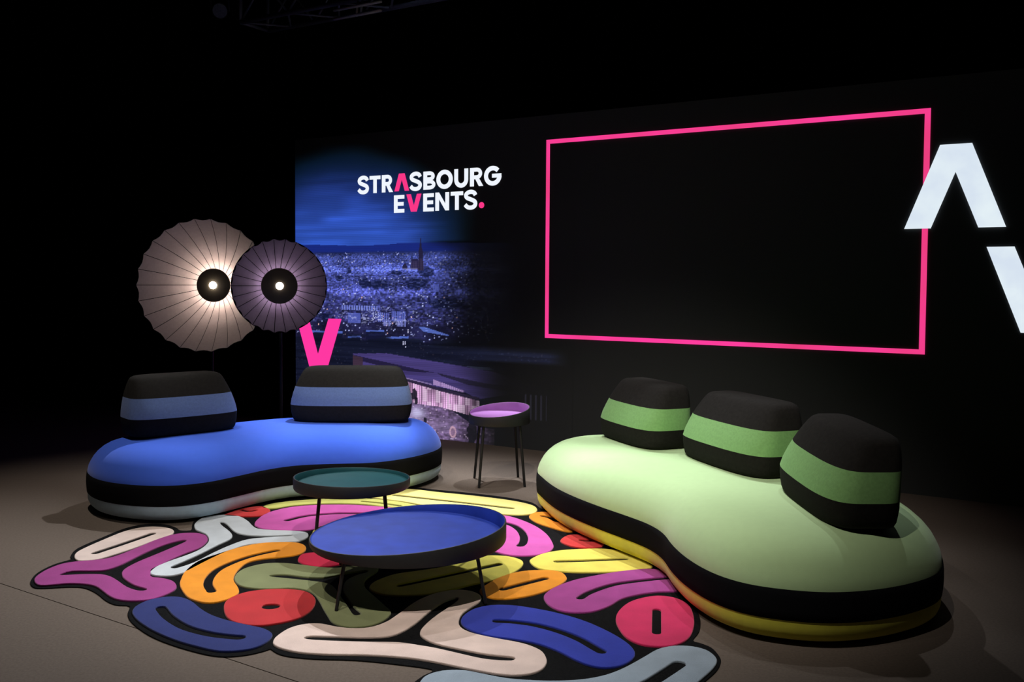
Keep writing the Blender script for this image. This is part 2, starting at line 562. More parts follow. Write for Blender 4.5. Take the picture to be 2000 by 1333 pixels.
ca.data.foreach_set('color', np.concatenate([plin.reshape(-1, 3), np.ones((nS * nZ, 1))], 1).ravel().astype(np.float32))
mp = bpy.data.materials.new('led_picture')
mp.use_nodes = True
b = mp.node_tree.nodes['Principled BSDF']
b.inputs['Base Color'].default_value = lin((60, 61, 62)) + (1,)
b.inputs['Roughness'].default_value = 0.75
b.inputs['Specular IOR Level'].default_value = 0.15
at = mp.node_tree.nodes.new('ShaderNodeAttribute')
at.attribute_name = 'picture'
mp.node_tree.links.new(at.outputs['Color'], b.inputs['Emission Color'])
b.inputs['Emission Strength'].default_value = 1.0
me.materials.append(mp)
po = bpy.data.objects.new('city_picture', me)
COL.objects.link(po)
po.parent = led
po['label'] = 'blue night view over rooftops with a cathedral spire'

M_WHITE = glow('led_white', (240, 246, 255), 1.0)
M_PINK = glow('led_pink', (250, 55, 135), 1.0)
M_HOT = glow('led_hot_pink', (255, 56, 162), 1.0)
M_FRAME = glow('led_frame_pink', (255, 62, 158), 1.0, (232, 62, 118), 2, 1.6)
M_BIG = glow('led_ice_white', (214, 226, 240), 1.0, (228, 240, 246), 2, 5.0)


def flat(name, outlines, m, holes=()):
    mb = MB()
    for o in outlines:
        slab(mb, o, holes, -0.001, 0.004, 0.0, axis='y')
    return mb.build(name, m, led)


def rect(x0, x1, z0, z1):
    return [(x0, z0), (x1, z0), (x1, z1), (x0, z1)]


def arc(cx_, cz_, rx, rz, a0, a1, n=24):
    return [(cx_ + rx * math.cos(math.radians(a0 + (a1 - a0) * k / n)), cz_ + rz * math.sin(math.radians(a0 + (a1 - a0) * k / n))) for k in range(n + 1)]


def letter(ch, x0, x1, z0, z1, m):
    w, h = x1 - x0, z1 - z0
    X = lambda a: x0 + a * w
    Zf = lambda a: z0 + a * h
    t = 0.200 * 0.165          # stroke
    if ch == 'T':
        o = [rect(x0, x1, z1 - t, z1), rect((x0 + x1 - t * 1.15) / 2, (x0 + x1 + t * 1.15) / 2, z0, z1 - t)]
    elif ch == 'E':
        v = t * 1.2
        o = [rect(x0, x0 + v, z0, z1), rect(x0 + v, x1, z1 - t, z1), rect(x0 + v, x1 - .008, (z0 + z1 - t) / 2, (z0 + z1 + t) / 2), rect(x0 + v, x1, z0, z0 + t)]
    elif ch == 'N':
        v = t * 1.15
        o = [rect(x0, x0 + v, z0, z1), rect(x1 - v, x1, z0, z1), [(x0, z1), (x0 + v * 1.0, z1), (x1, z0), (x1 - v * 1.0, z0)]]
    elif ch in 'VA':
        a, bt = 0.29 * w, 0.38 * w / 2
        mid = (x0 + x1) / 2
        p = [(x0, z1), (x0 + a, z1), (mid, z0 + .33 * h), (x1 - a, z1), (x1, z1), (mid + bt, z0), (mid - bt, z0)]
        if ch == 'A': p = [(q[0], z0 + z1 - q[1]) for q in p]
        o = [p]
    elif ch == 'O':
        outer = arc((x0 + x1) / 2, (z0 + z1) / 2, w / 2, h / 2, 0, 360, 48)[:-1]
        hole = arc((x0 + x1) / 2, (z0 + z1) / 2, w / 2 - t * 1.2, h / 2 - t * 1.15, 0, 360, 48)[:-1]
        return flat('letter', [outer], m, [hole])
    elif ch == 'U':
        v = t * 1.15
        r = w / 2 - v / 2
        c = [(x0 + v / 2, z1), (x0 + v / 2, z0 + r + .02)] + arc((x0 + x1) / 2, z0 + r + v / 2, r, r, 180, 360, 20) + [(x1 - v / 2, z0 + r + .02), (x1 - v / 2, z1)]
        o = [ribbon(c, v / 2, False)]
    elif ch == 'S':
        pts = [(.86, .73), (.78, .84), (.58, .905), (.36, .89), (.18, .81), (.14, .70), (.24, .60), (.42, .545), (.6, .49), (.8, .41), (.86, .29), (.78, .165), (.58, .10), (.36, .105), (.2, .16), (.08, .26)]
        o = [ribbon(open_spline([(X(p[0]), Zf(p[1])) for p in pts], 4), t * .54, False)]
    elif ch in 'BR':
        v = t * 1.2
        o = [rect(x0, x0 + v, z0, z1)]
        if ch == 'R':
            rz = .31 * h - t / 2
            c = [(x0 + v * .9, z1 - t / 2), (X(.5), z1 - t / 2)] + arc(X(.52), z1 - t / 2 - rz, X(1) - X(.52) - t * .85, rz, 88, -88, 14) + [(X(.5), z1 - t / 2 - 2 * rz), (x0 + v * .9, z1 - t / 2 - 2 * rz)]
            o += [ribbon(c, t / 2, False), [(X(.40), z0 + .40 * h), (X(.70), z0 + .40 * h), (x1, z0), (x1 - t * 1.3, z0)]]
        else:
            for zc, q, xr in ((z0 + .735 * h, .265 * h - t / 2, .94), (z0 + .27 * h, .27 * h - t / 2, 1.0)):
                c = [(x0 + v * .9, zc + q), (X(.5), zc + q)] + arc(X(.52), zc, X(xr) - X(.52) - t / 2, q, 88, -88, 14) + [(X(.5), zc - q), (x0 + v * .9, zc - q)]
                o.append(ribbon(c, t / 2, False))
    elif ch == 'G':
        v = t * 1.15
        c = arc((x0 + x1) / 2, (z0 + z1) / 2, w / 2 - v / 2, h / 2 - v / 2, 42, 358, 40)
        o = [ribbon(c, v / 2, False), rect(X(.46), x1 - .002, z0 + .40 * h, z0 + .40 * h + t)]
    return flat('letter', o, m)


for ch, x0, x1, z0, z1 in (('S', -1.958, -1.825, 2.193, 2.360), ('T', -1.816, -1.690, 2.197, 2.354), ('R', -1.672, -1.545, 2.198, 2.355),
                           ('A', -1.527, -1.362, 2.202, 2.359), ('S', -1.355, -1.221, 2.197, 2.364), ('B', -1.203, -1.074, 2.202, 2.361),
                           ('O', -1.061, -0.889, 2.200, 2.366), ('U', -0.871, -0.728, 2.202, 2.364), ('R', -0.708, -0.574, 2.208, 2.365),
                           ('G', -0.564, -0.391, 2.205, 2.371), ('E', -1.532, -1.416, 2.009, 2.166), ('V', -1.391, -1.226, 2.013, 2.170),
                           ('E', -1.204, -1.090, 2.010, 2.168), ('N', -1.072, -0.927, 2.013, 2.171), ('T', -0.908, -0.779, 2.013, 2.171),
                           ('S', -0.768, -0.633, 2.012, 2.178)):
    lo = letter(ch, x0, x1, z0, z1, M_PINK if ch in 'VA' else M_WHITE)
    lo['label'] = ('pink' if ch in 'VA' else 'white') + ' capital of the logo on the screen'
flat('full_stop', [arc(-.589, 2.045, .026, .026, 0, 360, 28)[:-1]], M_PINK)['label'] = 'round pink full stop of the logo'
f1 = flat('pink_outline', [rect(.038, 2.904, .938, 2.551)], M_FRAME, [rect(.070, 2.868, .970, 2.518)])
f1['label'] = 'thin pink rectangle outline'
up_mark = flat('chevron_mark', [[(2.965, 2.307), (3.152, 2.307), (3.357, 1.767), (3.20, 1.767), (3.06, 2.128), (2.921, 1.767), (2.76, 1.767)]], M_BIG)
up_mark.location.y = -0.004
up_mark['label'] = 'large white upturned chevron'
flat('chevron_mark', [[(3.25, 1.643), (3.407, 1.643), (3.548, 1.282), (3.688, 1.643), (3.848, 1.643), (3.642, 1.102), (3.454, 1.102)]], M_BIG)['label'] = 'large white V at the edge of the picture'
flat('chevron_mark', [[(-2.737, 1.031), (-2.578, 1.031), (-2.458, .683), (-2.321, 1.031), (-2.161, 1.031), (-2.355, .51), (-2.551, .51)]], M_HOT)['label'] = 'bright pink V low at the left edge of the screen'

# ------------------------------------------------------------------ sofas
M_BLACKF = mat('black_felt', (16, 17, 20), 0.95, 0.15, 60, 0.25, 600, 0.1)
M_CUSHF = mat('charcoal_felt', (38, 36, 34), 0.95, 0.15, 60, 0.25, 600, 0.1)


def sofa(name, contour, mats, label):
    root = empty(name, (0, 0, 0))
    tag(root, label, 'sofa', 'peanut-shaped sofas')
    l = ccw(resample(closed_spline(contour, 8), 0.035))
    for _ in range(2):
        l = 0.5 * l + 0.25 * (np.roll(l, 1, 0) + np.roll(l, -1, 0))
    c = l.mean(0)
    root.location = (c[0], c[1], 0)
    l = l - c

    def ring(d, z):
        q = inset(l, d)
        for _ in range(int(abs(d) * 60)):
            q = 0.5 * q + 0.25 * (np.roll(q, 1, 0) + np.roll(q, -1, 0))
        return [(p[0], p[1], z) for p in q]
    MB().rings([ring(d, z) for d, z in ((.30, .001), (.30, .016), (.28, .020))]).build('plinth', M_STEEL, root)
    MB().rings([ring(d, z) for d, z in ((.26, .0135), (.11, .0136), (.065, .015), (.042, .019), (.026, .027), (.013, .041), (.005, .060), (.003, .082), (.003, .1055))], True, False).build('base_band', mats[0], root, True)
    MB().rings([ring(d, z) for d, z in ((.006, .103), (-.001, .108), (-.004, .14), (-.005, .168), (-.004, .20), (-.001, .224), (.006, .229))], False, False).build('middle_band', mats[1], root, True)
    prof = ((.003, .2265), (.004, .24), (.010, .265), (.022, .292), (.038, .321), (.062, .350), (.092, .376), (.128, .396), (.17, .410), (.215, .418), (.255, .4215), (.285, .4225))
    rg = [ring(d, z) for d, z in prof]
    sm = MB().rings(rg, False, False)
    # gently crowned middle: a grid of points dropped on the inner outline
    inner = np.array([(p[0], p[1]) for p in rg[-1]])
    gx = np.arange(inner[:, 0].min(), inner[:, 0].max(), .06)
    gy = np.arange(inner[:, 1].min(), inner[:, 1].max(), .06)
    GX, GY = np.meshgrid(gx, gy)
    ok = inpoly(GX, GY, [tuple(p) for p in inner])
    pts = np.stack([GX[ok], GY[ok]], 1)
    dist = np.sqrt(((pts[:, None, :] - inner[None]) ** 2).sum(-1)).min(1)
    pts, dist = pts[dist > .03], dist[dist > .03]
    allp = [Vector(p) for p in inner] + [Vector(p) for p in pts]
    nI = len(inner)
    res = delaunay_2d_cdt(allp, [(k, (k + 1) % nI) for k in range(nI)], [list(range(nI))], 1, 1e-5)
    zz = [.4225] * nI + [.4225 + .012 * (1 - math.exp(-d_ / .12)) for d_ in dist]
    first = len(sm.v) - nI
    ids = []
    for v_, orig in zip(res[0], res[3]):
        o_ = orig[0]
        if o_ < nI: ids.append(first + o_)
        else:
            ids.append(len(sm.v)); sm.v.append((v_.x, v_.y, zz[o_]))
    sm.f += [tuple(ids[q] for q in f) for f in res[2]]
    so = sm.build('seat_top', mats[2], root, True)
    return root


GREEN = [(.16, 5.68), (.19, 5.48), (.25, 5.24), (.34, 5.02), (.46, 4.80), (.58, 4.61), (.67, 4.45), (.715, 4.29), (.725, 4.10), (.755, 3.90), (.82, 3.71), (.92, 3.58),
         (1.06, 3.51), (1.22, 3.48), (1.40, 3.51), (1.58, 3.59), (1.74, 3.71), (1.84, 3.87), (1.905, 4.07), (1.93, 4.30), (1.925, 4.54), (1.87, 4.84), (1.77, 5.14), (1.61, 5.45),
         (1.41, 5.75), (1.16, 5.99), (.88, 6.12), (.60, 6.14), (.36, 6.05), (.22, 5.89)]
BLUE = [(-2.62, 5.68), (-2.53, 5.48), (-2.40, 5.34), (-2.24, 5.25), (-2.05, 5.205), (-1.89, 5.225), (-1.75, 5.32), (-1.63, 5.49), (-1.51, 5.67), (-1.36, 5.80), (-1.14, 5.86),
        (-.90, 5.90), (-.70, 6.05), (-.55, 6.27), (-.495, 6.48), (-.53, 6.66), (-.66, 6.78), (-.90, 6.84), (-1.20, 6.86), (-1.5, 6.81), (-1.80, 6.67), (-2.07, 6.45), (-2.33, 6.20), (-2.54, 5.95)]
M_SEATB = mat('cobalt_velvet', (66, 110, 240), 0.8, 0.02, 30, 0.15, 700, 0.15, 0.2)
M_SEATG = mat('mint_velvet', (192, 223, 166), 0.8, 0.02, 30, 0.15, 700, 0.15, 0.2)
M_BASEB = mat('ice_blue_velvet', (172, 198, 214), 0.8, 0.05, 30, 0.1, 700, 0.15, 0.2)
M_BASEG = mat('mustard_velvet', (216, 210, 72), 0.8, 0.05, 30, 0.1, 700, 0.15, 0.2)
sofa('sofa', BLUE, (M_BASEB, M_BLACKF, M_SEATB), 'cobalt blue peanut-shaped sofa with black band and pale blue base')
sofa('sofa', GREEN, (M_BASEG, M_BLACKF, M_SEATG), 'mint green peanut-shaped sofa with black band and mustard base')

# ------------------------------------------------------------------ back cushions
M_STRB = mat('slate_blue_felt', (104, 126, 178), 0.95, 0.08, 80, 0.3, 600, 0.1, 0.1)
M_STRG = mat('leaf_green_felt', (138, 186, 116), 0.95, 0.08, 80, 0.3, 600, 0.1, 0.1)


def cushion(a, b_, depth, stripe, label, group, zs=0.434, hgt=0.365, top=0.74):
    """a, b_: left and right ends of the front foot of the cushion; the body lies behind that line"""
    a, b_ = np.array(a), np.array(b_)
    w = np.linalg.norm(b_ - a)
    d = (b_ - a) / np.linalg.norm(b_ - a)
    nrm = np.array([-d[1], d[0]])
    c = (a + b_) / 2 + nrm * depth / 2
    root = empty('back_cushion', (c[0], c[1], zs), math.atan2(d[1], d[0]))
    tag(root, label, 'cushion', group)

    def ring(fw, fd, z, back):
        out = []
        n = 72
        for k in range(n):
            t = 2 * PI * k / n
            ex = 2 / 4.2
            x = math.copysign(abs(math.cos(t)) ** ex, math.cos(t)) * w / 2 * fw
            y = math.copysign(abs(math.sin(t)) ** ex, math.sin(t)) * depth / 2 * fd
            y += 0.02 * (1 - (2 * x / w) ** 2) * (-1 if y < 0 else 0)
            out.append((x, y + back, z * hgt / .36))
        return out
    lower = ((.90, .84, .000, 0), (.945, .92, .006, 0), (.968, .955, .020, 0), (.985, .98, .05, 0), (.995, 1.0, .08, .0), (1.0, 1.0, .112, .0))
    mid = ((1.0, 1.0, .112, .0), (.988, .97, .15, .008), (.965, .92, .19, .019), (.935, .86, .232, .032))
    upper = ((.935, .86, .232, .032), (.90, .80, .268, .044), (.86, .73, .302, .056), (.825, .66, .328, .064), (.79, .59, .345, .069), (.74, .50, .354, .071), (.64, .36, .359, .071), (.5, .2, .361, .071))
    k = (top - .74)
    upper = tuple((fw + k * max(0, (z - .232) / .13), fd, z, bk) for fw, fd, z, bk in upper)
    MB().rings([ring(*p) for p in lower], True, False).build('lower_panel', M_CUSHF, root, True)
    MB().rings([ring(*p) for p in mid], False, False).build('stripe', stripe, root, True)
    MB().rings([ring(*p) for p in upper], False, True).build('upper_panel', M_CUSHF, root, True)
    return root


gb, gg = 'cushions on the blue sofa', 'cushions on the green sofa'
cushion((-2.28, 5.52), (-1.75, 5.97), .33, M_STRB, 'black cushion with blue stripe under the larger lamp, left on the blue sofa', gb)
cushion((-1.52, 6.23), (-.69, 6.28), .33, M_STRB, 'wider black cushion with blue stripe in front of the pink V', gb)
cushion((.53, 5.87), (.79, 5.24), .33, M_STRG, 'farthest black cushion with green stripe, nearest the violet table', gg)
cushion((.93, 5.22), (1.21, 4.48), .33, M_STRG, 'middle of three black cushions with green stripe', gg)
c3 = cushion((1.262, 4.42), (1.285, 3.64), .32, M_STRG, 'nearest black cushion with green stripe at the near end of the green sofa', gg, .429)
c3.rotation_euler = (0.0, math.radians(1.7), c3.rotation_euler[2])

# ------------------------------------------------------------------ cocktail tables
def table(cx_, cy_, r, zb, z0, a, b_, zf, lining, leg_top, leg_foot, leg_off, label, foot_z=0.0, leg_r=0.0085):
    root = empty('cocktail_table', (cx_, cy_, foot_z))
    tag(root, label, 'table', 'round tray tables')
    n = 72
    zb -= foot_z
    zf -= foot_z
    z0 -= foot_z
    C_ = [(math.cos(2 * PI * k / n), math.sin(2 * PI * k / n)) for k in range(n)]
    rim = lambda rr: [(c * rr, s * rr, z0 + a * c * rr + b_ * s * rr) for c, s in C_]
    fl_ = lambda rr, z: [(c * rr, s * rr, z) for c, s in C_]
    MB().rings([fl_(r - .012, zb), fl_(r - .003, zb + .002), fl_(r, zb + .008), [(x, y, z - .003) for x, y, z in rim(r)], rim(r - .002), rim(r - .007)], True, False).build('tray', M_TRAY, root, True)
    tl = MB().rings([rim(r - .007), [(x, y, z - .003) for x, y, z in rim(r - .009)], fl_(r - .010, zf + .003), fl_(r - .014, zf)], False, True).build('tray_lining', lining, root, True)
    for k in range(4):
        an = math.radians(leg_off + 90 * k)
        MB().tube((leg_top * math.cos(an), leg_top * math.sin(an), zb + .004), (leg_foot * math.cos(an), leg_foot * math.sin(an), 0.001), leg_r, leg_r * .85).build('leg', M_STEEL, root, True)
    for m_ in root.children:
        if m_.name.startswith(('tray', 'leg')):
            sm = m_.modifiers.new('edge', 'EDGE_SPLIT')
            sm.split_angle = math.radians(40)
    return root


M_LB = mat('cobalt_tray', (34, 58, 156), 0.6, 0.16, 9, 0.02, 80, 0.2)
M_LG = mat('petrol_tray', (30, 78, 86), 0.55, 0.06, 14, 0.02, 80, 0.25)
M_LP = mat('violet_tray', (164, 108, 180), 0.5, 0.05, 14, 0.02, 80, 0.4)
table(-.470, 4.20, .45, .218, .273, .076, -.015, .235, M_LB, .40, .45, -36, 'low wide black table with cobalt blue tray top, nearest on the rug', .0132)
table(-.853, 4.911, .31, .30, .352, -.022, -.042, .316, M_LG, .235, .275, -35, 'medium black table with petrol green tray top before the blue sofa', .0132)
table(-.083, 6.368, .213, .42, .512, .10, .10, .476, M_LP, .175, .222, -37, 'tall small black table with violet tray top between the sofas', 0.0, .0105)

# ------------------------------------------------------------------ rug
RUG_BASE = [(-2.227,4.221),(-2.256,4.341),(-2.242,4.469),(-2.198,4.551),(-2.223,4.598),(-2.253,4.734),(-2.218,4.927),(-2.167,5.129),(-2.082,5.219),(-1.977,5.214),(-1.885,5.143),(-1.846,5.092),(-1.787,5.094),(-1.815,5.191),(-1.84,5.307),(-1.835,5.43),(-1.787,5.482),(-1.751,5.538),(-1.709,5.614),(-1.628,5.716),(-1.575,5.769),(-1.559,5.763),(-1.415,5.872),(-1.23,5.926),(-1.031,5.982),(-0.963,6.075),(-0.879,6.151),(-0.763,6.192),(-0.653,6.185),(-0.49,6.115),(-0.246,6.023),(-0.009,5.905),(0.133,5.784),(0.182,5.643),(0.211,5.618),(0.309,5.603),(0.389,5.484),(0.424,5.243),(0.479,5.058),(0.531,4.886),(0.615,4.789),(0.714,4.635),(0.798,4.49),(0.857,4.381),(0.877,4.225),(0.83,4.114),(0.806,4.031),(0.803,3.898),(0.791,3.773),(0.762,3.656),(0.718,3.563),(0.739,3.542),(0.777,3.493),(0.789,3.409),(0.782,3.36),(0.753,3.289),(0.695,3.203),(0.62,3.105),(0.523,3.004),(0.391,2.909),(0.243,2.859),(0.073,2.857),(-0.07,2.891),(-0.206,2.95),(-0.296,3.032),(-0.331,3.113),(-0.335,3.166),(-0.334,3.177),(-0.308,3.229),(-0.28,3.278),(-0.395,3.317),(-0.565,3.355),(-0.734,3.366),(-0.855,3.398),(-0.919,3.464),(-0.912,3.455),(-0.961,3.412),(-1.021,3.386),(-1.101,3.385),(-1.221,3.44),(-1.355,3.524),(-1.461,3.615),(-1.556,3.724),(-1.607,3.814),(-1.636,3.903),(-1.696,3.913),(-1.766,3.967),(-1.846,4.057),(-1.935,4.13),(-2.014,4.14),(-2.125,4.119),(-2.178,4.142)]
RUG_SHAPES = [
 ('cream pill','cream',[(-2.194,4.58),(-2.214,4.672),(-2.184,4.851),(-2.132,5.046),(-2.048,5.133),(-1.943,5.124),(-1.875,5.07),(-1.852,4.998),(-1.866,4.945),(-1.903,4.864),(-1.948,4.741),(-2.006,4.614),(-2.058,4.529),(-2.111,4.508),(-2.15,4.516)],None,([(-2.114,4.634),(-2.04,4.804),(-1.964,4.995)],0.020)),
 ('magenta fork','magenta',[(-2.202,4.206),(-2.226,4.283),(-2.221,4.392),(-2.176,4.477),(-2.04,4.53),(-1.988,4.593),(-1.942,4.725),(-1.894,4.892),(-1.834,4.991),(-1.746,5.018),(-1.675,4.984),(-1.633,4.915),(-1.614,4.831),(-1.619,4.732),(-1.66,4.637),(-1.697,4.516),(-1.715,4.402),(-1.709,4.32),(-1.68,4.268),(-1.633,4.255),(-1.569,4.218),(-1.526,4.156),(-1.511,4.095),(-1.529,4.024),(-1.57,3.966),(-1.641,3.948),(-1.709,3.963),(-1.768,4.008),(-1.83,4.077),(-1.889,4.137),(-1.952,4.165),(-2.028,4.171),(-2.085,4.153),(-2.146,4.144)],[(-2.128,4.298),(-2.096,4.347),(-1.98,4.355),(-1.937,4.375),(-1.902,4.454),(-1.868,4.633),(-1.819,4.793),(-1.755,4.878),(-1.73,4.862),(-1.744,4.795),(-1.795,4.634),(-1.844,4.484),(-1.858,4.371),(-1.832,4.291),(-1.789,4.227),(-1.716,4.152),(-1.644,4.105),(-1.639,4.081),(-1.671,4.08),(-1.739,4.127),(-1.83,4.226),(-1.885,4.277),(-1.939,4.302),(-2.031,4.3),(-2.109,4.285)],None),
 ('white fork','white',[(-1.723,4.347),(-1.73,4.396),(-1.69,4.51),(-1.638,4.616),(-1.607,4.71),(-1.604,4.814),(-1.624,4.905),(-1.669,4.995),(-1.715,5.044),(-1.755,5.084),(-1.788,5.154),(-1.806,5.223),(-1.803,5.335),(-1.748,5.394),(-1.667,5.404),(-1.592,5.369),(-1.517,5.269),(-1.464,5.173),(-1.416,5.11),(-1.328,5.083),(-1.226,5.074),(-1.141,5.05),(-1.108,4.997),(-1.104,4.927),(-1.13,4.875),(-1.193,4.857),(-1.284,4.838),(-1.388,4.802),(-1.443,4.704),(-1.486,4.58),(-1.518,4.462),(-1.549,4.35),(-1.596,4.29),(-1.663,4.289),(-1.699,4.307)],[(-1.65,4.425),(-1.621,4.503),(-1.578,4.639),(-1.538,4.799),(-1.51,4.894),(-1.517,4.97),(-1.561,5.059),(-1.635,5.169),(-1.669,5.238),(-1.654,5.246),(-1.611,5.189),(-1.547,5.078),(-1.486,5.006),(-1.398,4.973),(-1.291,4.975),(-1.207,4.995),(-1.193,4.985),(-1.2,4.967),(-1.311,4.94),(-1.415,4.896),(-1.476,4.784),(-1.524,4.64),(-1.563,4.49),(-1.611,4.404),(-1.633,4.398)],None),
 ('orange hook','orange',[(-1.505,4.144),(-1.537,4.244),(-1.559,4.377),(-1.547,4.519),(-1.487,4.641),(-1.411,4.753),(-1.32,4.83),(-1.21,4.849),(-1.132,4.841),(-1.083,4.793),(-1.061,4.728),(-1.064,4.665),(-1.099,4.618),(-1.163,4.587),(-1.245,4.555),(-1.299,4.495),(-1.31,4.382),(-1.299,4.275),(-1.278,4.211),(-1.234,4.125),(-1.212,4.053),(-1.227,3.995),(-1.259,3.949),(-1.308,3.93),(-1.371,3.958),(-1.43,4.014)],None,([(-1.338,4.074),(-1.387,4.171),(-1.41,4.278),(-1.407,4.389),(-1.365,4.508),(-1.297,4.614),(-1.206,4.7)],0.020)),
 ('olive fork','olive',[(-1.29,4.251),(-1.301,4.33),(-1.282,4.412),(-1.213,4.479),(-1.128,4.492),(-1.025,4.466),(-0.93,4.434),(-0.841,4.421),(-0.76,4.46),(-0.693,4.481),(-0.647,4.439),(-0.641,4.37),(-0.668,4.289),(-0.676,4.212),(-0.654,4.125),(-0.598,4.019),(-0.539,3.908),(-0.505,3.844),(-0.504,3.792),(-0.525,3.73),(-0.569,3.68),(-0.632,3.664),(-0.685,3.679),(-0.729,3.717),(-0.761,3.787),(-0.797,3.871),(-0.831,3.958),(-0.874,4.049),(-0.926,4.103),(-0.996,4.126),(-1.059,4.117),(-1.14,4.116),(-1.211,4.139),(-1.257,4.183)],[(-1.138,4.301),(-1.067,4.316),(-0.966,4.283),(-0.881,4.277),(-0.82,4.313),(-0.759,4.354),(-0.695,4.383),(-0.687,4.356),(-0.727,4.315),(-0.764,4.235),(-0.76,4.123),(-0.722,4.005),(-0.672,3.895),(-0.629,3.821),(-0.632,3.796),(-0.655,3.799),(-0.695,3.894),(-0.762,4.051),(-0.805,4.147),(-0.847,4.196),(-0.92,4.225),(-1.027,4.256),(-1.117,4.28)],None),
 ('red disc','red',[(-1.225,3.885),(-1.234,3.973),(-1.189,4.062),(-1.104,4.104),(-1.009,4.111),(-0.921,4.084),(-0.866,4.014),(-0.843,3.935),(-0.844,3.838),(-0.877,3.755),(-0.945,3.7),(-1.025,3.673),(-1.113,3.701),(-1.178,3.77)],None,([(-1.032,3.888),(-1.017,3.888)],0.032)),
 ('navy bean','navy',[(-1.591,3.823),(-1.6,3.887),(-1.575,3.959),(-1.512,4.001),(-1.448,3.997),(-1.383,3.946),(-1.315,3.86),(-1.246,3.788),(-1.16,3.728),(-1.065,3.68),(-0.99,3.643),(-0.945,3.597),(-0.934,3.56),(-0.939,3.506),(-0.966,3.453),(-1.018,3.422),(-1.098,3.417),(-1.193,3.458),(-1.297,3.518),(-1.415,3.608),(-1.51,3.702),(-1.564,3.772)],None,([(-1.486,3.863),(-1.415,3.76),(-1.309,3.651),(-1.193,3.583),(-1.099,3.554),(-1.055,3.547)],0.022)),
 ('blush fork','blush',[(-0.917,3.508),(-0.917,3.562),(-0.888,3.646),(-0.833,3.692),(-0.769,3.697),(-0.705,3.668),(-0.637,3.65),(-0.566,3.661),(-0.509,3.721),(-0.469,3.813),(-0.41,3.966),(-0.333,4.071),(-0.247,4.116),(-0.173,4.098),(-0.131,4.039),(-0.133,3.971),(-0.165,3.904),(-0.199,3.828),(-0.211,3.736),(-0.198,3.667),(-0.159,3.617),(-0.101,3.58),(-0.037,3.549),(0.053,3.506),(0.114,3.446),(0.135,3.379),(0.133,3.315),(0.108,3.26),(0.063,3.229),(-0.001,3.221),(-0.078,3.242),(-0.197,3.294),(-0.299,3.34),(-0.402,3.371),(-0.538,3.389),(-0.672,3.392),(-0.783,3.407),(-0.858,3.439),(-0.901,3.473)],[(-0.805,3.551),(-0.777,3.568),(-0.664,3.562),(-0.564,3.558),(-0.482,3.569),(-0.431,3.616),(-0.384,3.713),(-0.344,3.836),(-0.292,3.957),(-0.241,4.01),(-0.228,3.992),(-0.251,3.924),(-0.31,3.795),(-0.345,3.694),(-0.359,3.617),(-0.343,3.562),(-0.286,3.5),(-0.193,3.45),(-0.082,3.401),(0.012,3.378),(0.015,3.353),(-0.008,3.345),(-0.095,3.36),(-0.204,3.416),(-0.282,3.457),(-0.346,3.482),(-0.432,3.51),(-0.557,3.513),(-0.684,3.52),(-0.784,3.533)],None),
 ('blue bean','blue',[(-0.203,3.735),(-0.192,3.806),(-0.15,3.881),(-0.082,3.921),(0.003,3.923),(0.095,3.891),(0.2,3.834),(0.3,3.753),(0.379,3.656),(0.439,3.555),(0.47,3.467),(0.469,3.4),(0.44,3.342),(0.396,3.302),(0.342,3.289),(0.292,3.308),(0.243,3.355),(0.181,3.437),(0.108,3.505),(0.018,3.548),(-0.067,3.574),(-0.139,3.619),(-0.185,3.676)],None,([(-0.055,3.739),(0.018,3.728),(0.106,3.696),(0.197,3.631),(0.271,3.552),(0.32,3.474),(0.347,3.431)],0.020)),
 ('pink disc','pink',[(0.437,3.755),(0.46,3.859),(0.52,3.97),(0.6,4.035),(0.674,4.053),(0.74,4.019),(0.775,3.93),(0.769,3.802),(0.745,3.682),(0.702,3.568),(0.641,3.505),(0.576,3.486),(0.509,3.503),(0.461,3.565),(0.441,3.657)],None,([(0.625,3.873),(0.585,3.622)],0.018)),
 ('steel wave','steel',[(-0.316,3.14),(-0.303,3.201),(-0.268,3.241),(-0.218,3.26),(-0.16,3.258),(-0.111,3.238),(-0.015,3.197),(0.08,3.18),(0.18,3.178),(0.27,3.194),(0.35,3.233),(0.421,3.295),(0.499,3.384),(0.565,3.46),(0.632,3.492),(0.7,3.488),(0.748,3.455),(0.769,3.396),(0.765,3.347),(0.735,3.284),(0.684,3.208),(0.615,3.114),(0.524,3.011),(0.393,2.921),(0.244,2.87),(0.073,2.868),(-0.07,2.902),(-0.195,2.963),(-0.278,3.04),(-0.311,3.093)],None,([(0.621,3.324),(0.556,3.243),(0.479,3.154),(0.382,3.076),(0.257,3.034),(0.107,3.032),(-0.044,3.056),(-0.168,3.102)],0.026)),
 ('plum pill','magenta2',[(0.148,4.02),(0.164,4.09),(0.217,4.177),(0.305,4.267),(0.413,4.335),(0.522,4.391),(0.631,4.429),(0.701,4.431),(0.772,4.391),(0.819,4.316),(0.841,4.214),(0.837,4.151),(0.762,4.118),(0.667,4.107),(0.581,4.074),(0.494,4.015),(0.429,3.924),(0.353,3.857),(0.276,3.841),(0.209,3.866),(0.166,3.93)],None,([(0.308,4.016),(0.358,4.092),(0.475,4.199),(0.607,4.257),(0.74,4.299),(0.782,4.303)],0.018)),
 ('yellow pill','yellow',[(0.096,4.539),(0.111,4.598),(0.168,4.676),(0.263,4.734),(0.377,4.759),(0.471,4.768),(0.561,4.731),(0.639,4.624),(0.688,4.522),(0.697,4.464),(0.631,4.429),(0.54,4.397),(0.434,4.381),(0.313,4.379),(0.211,4.399),(0.134,4.439)],None,([(0.231,4.544),(0.379,4.559),(0.581,4.593)],0.018)),
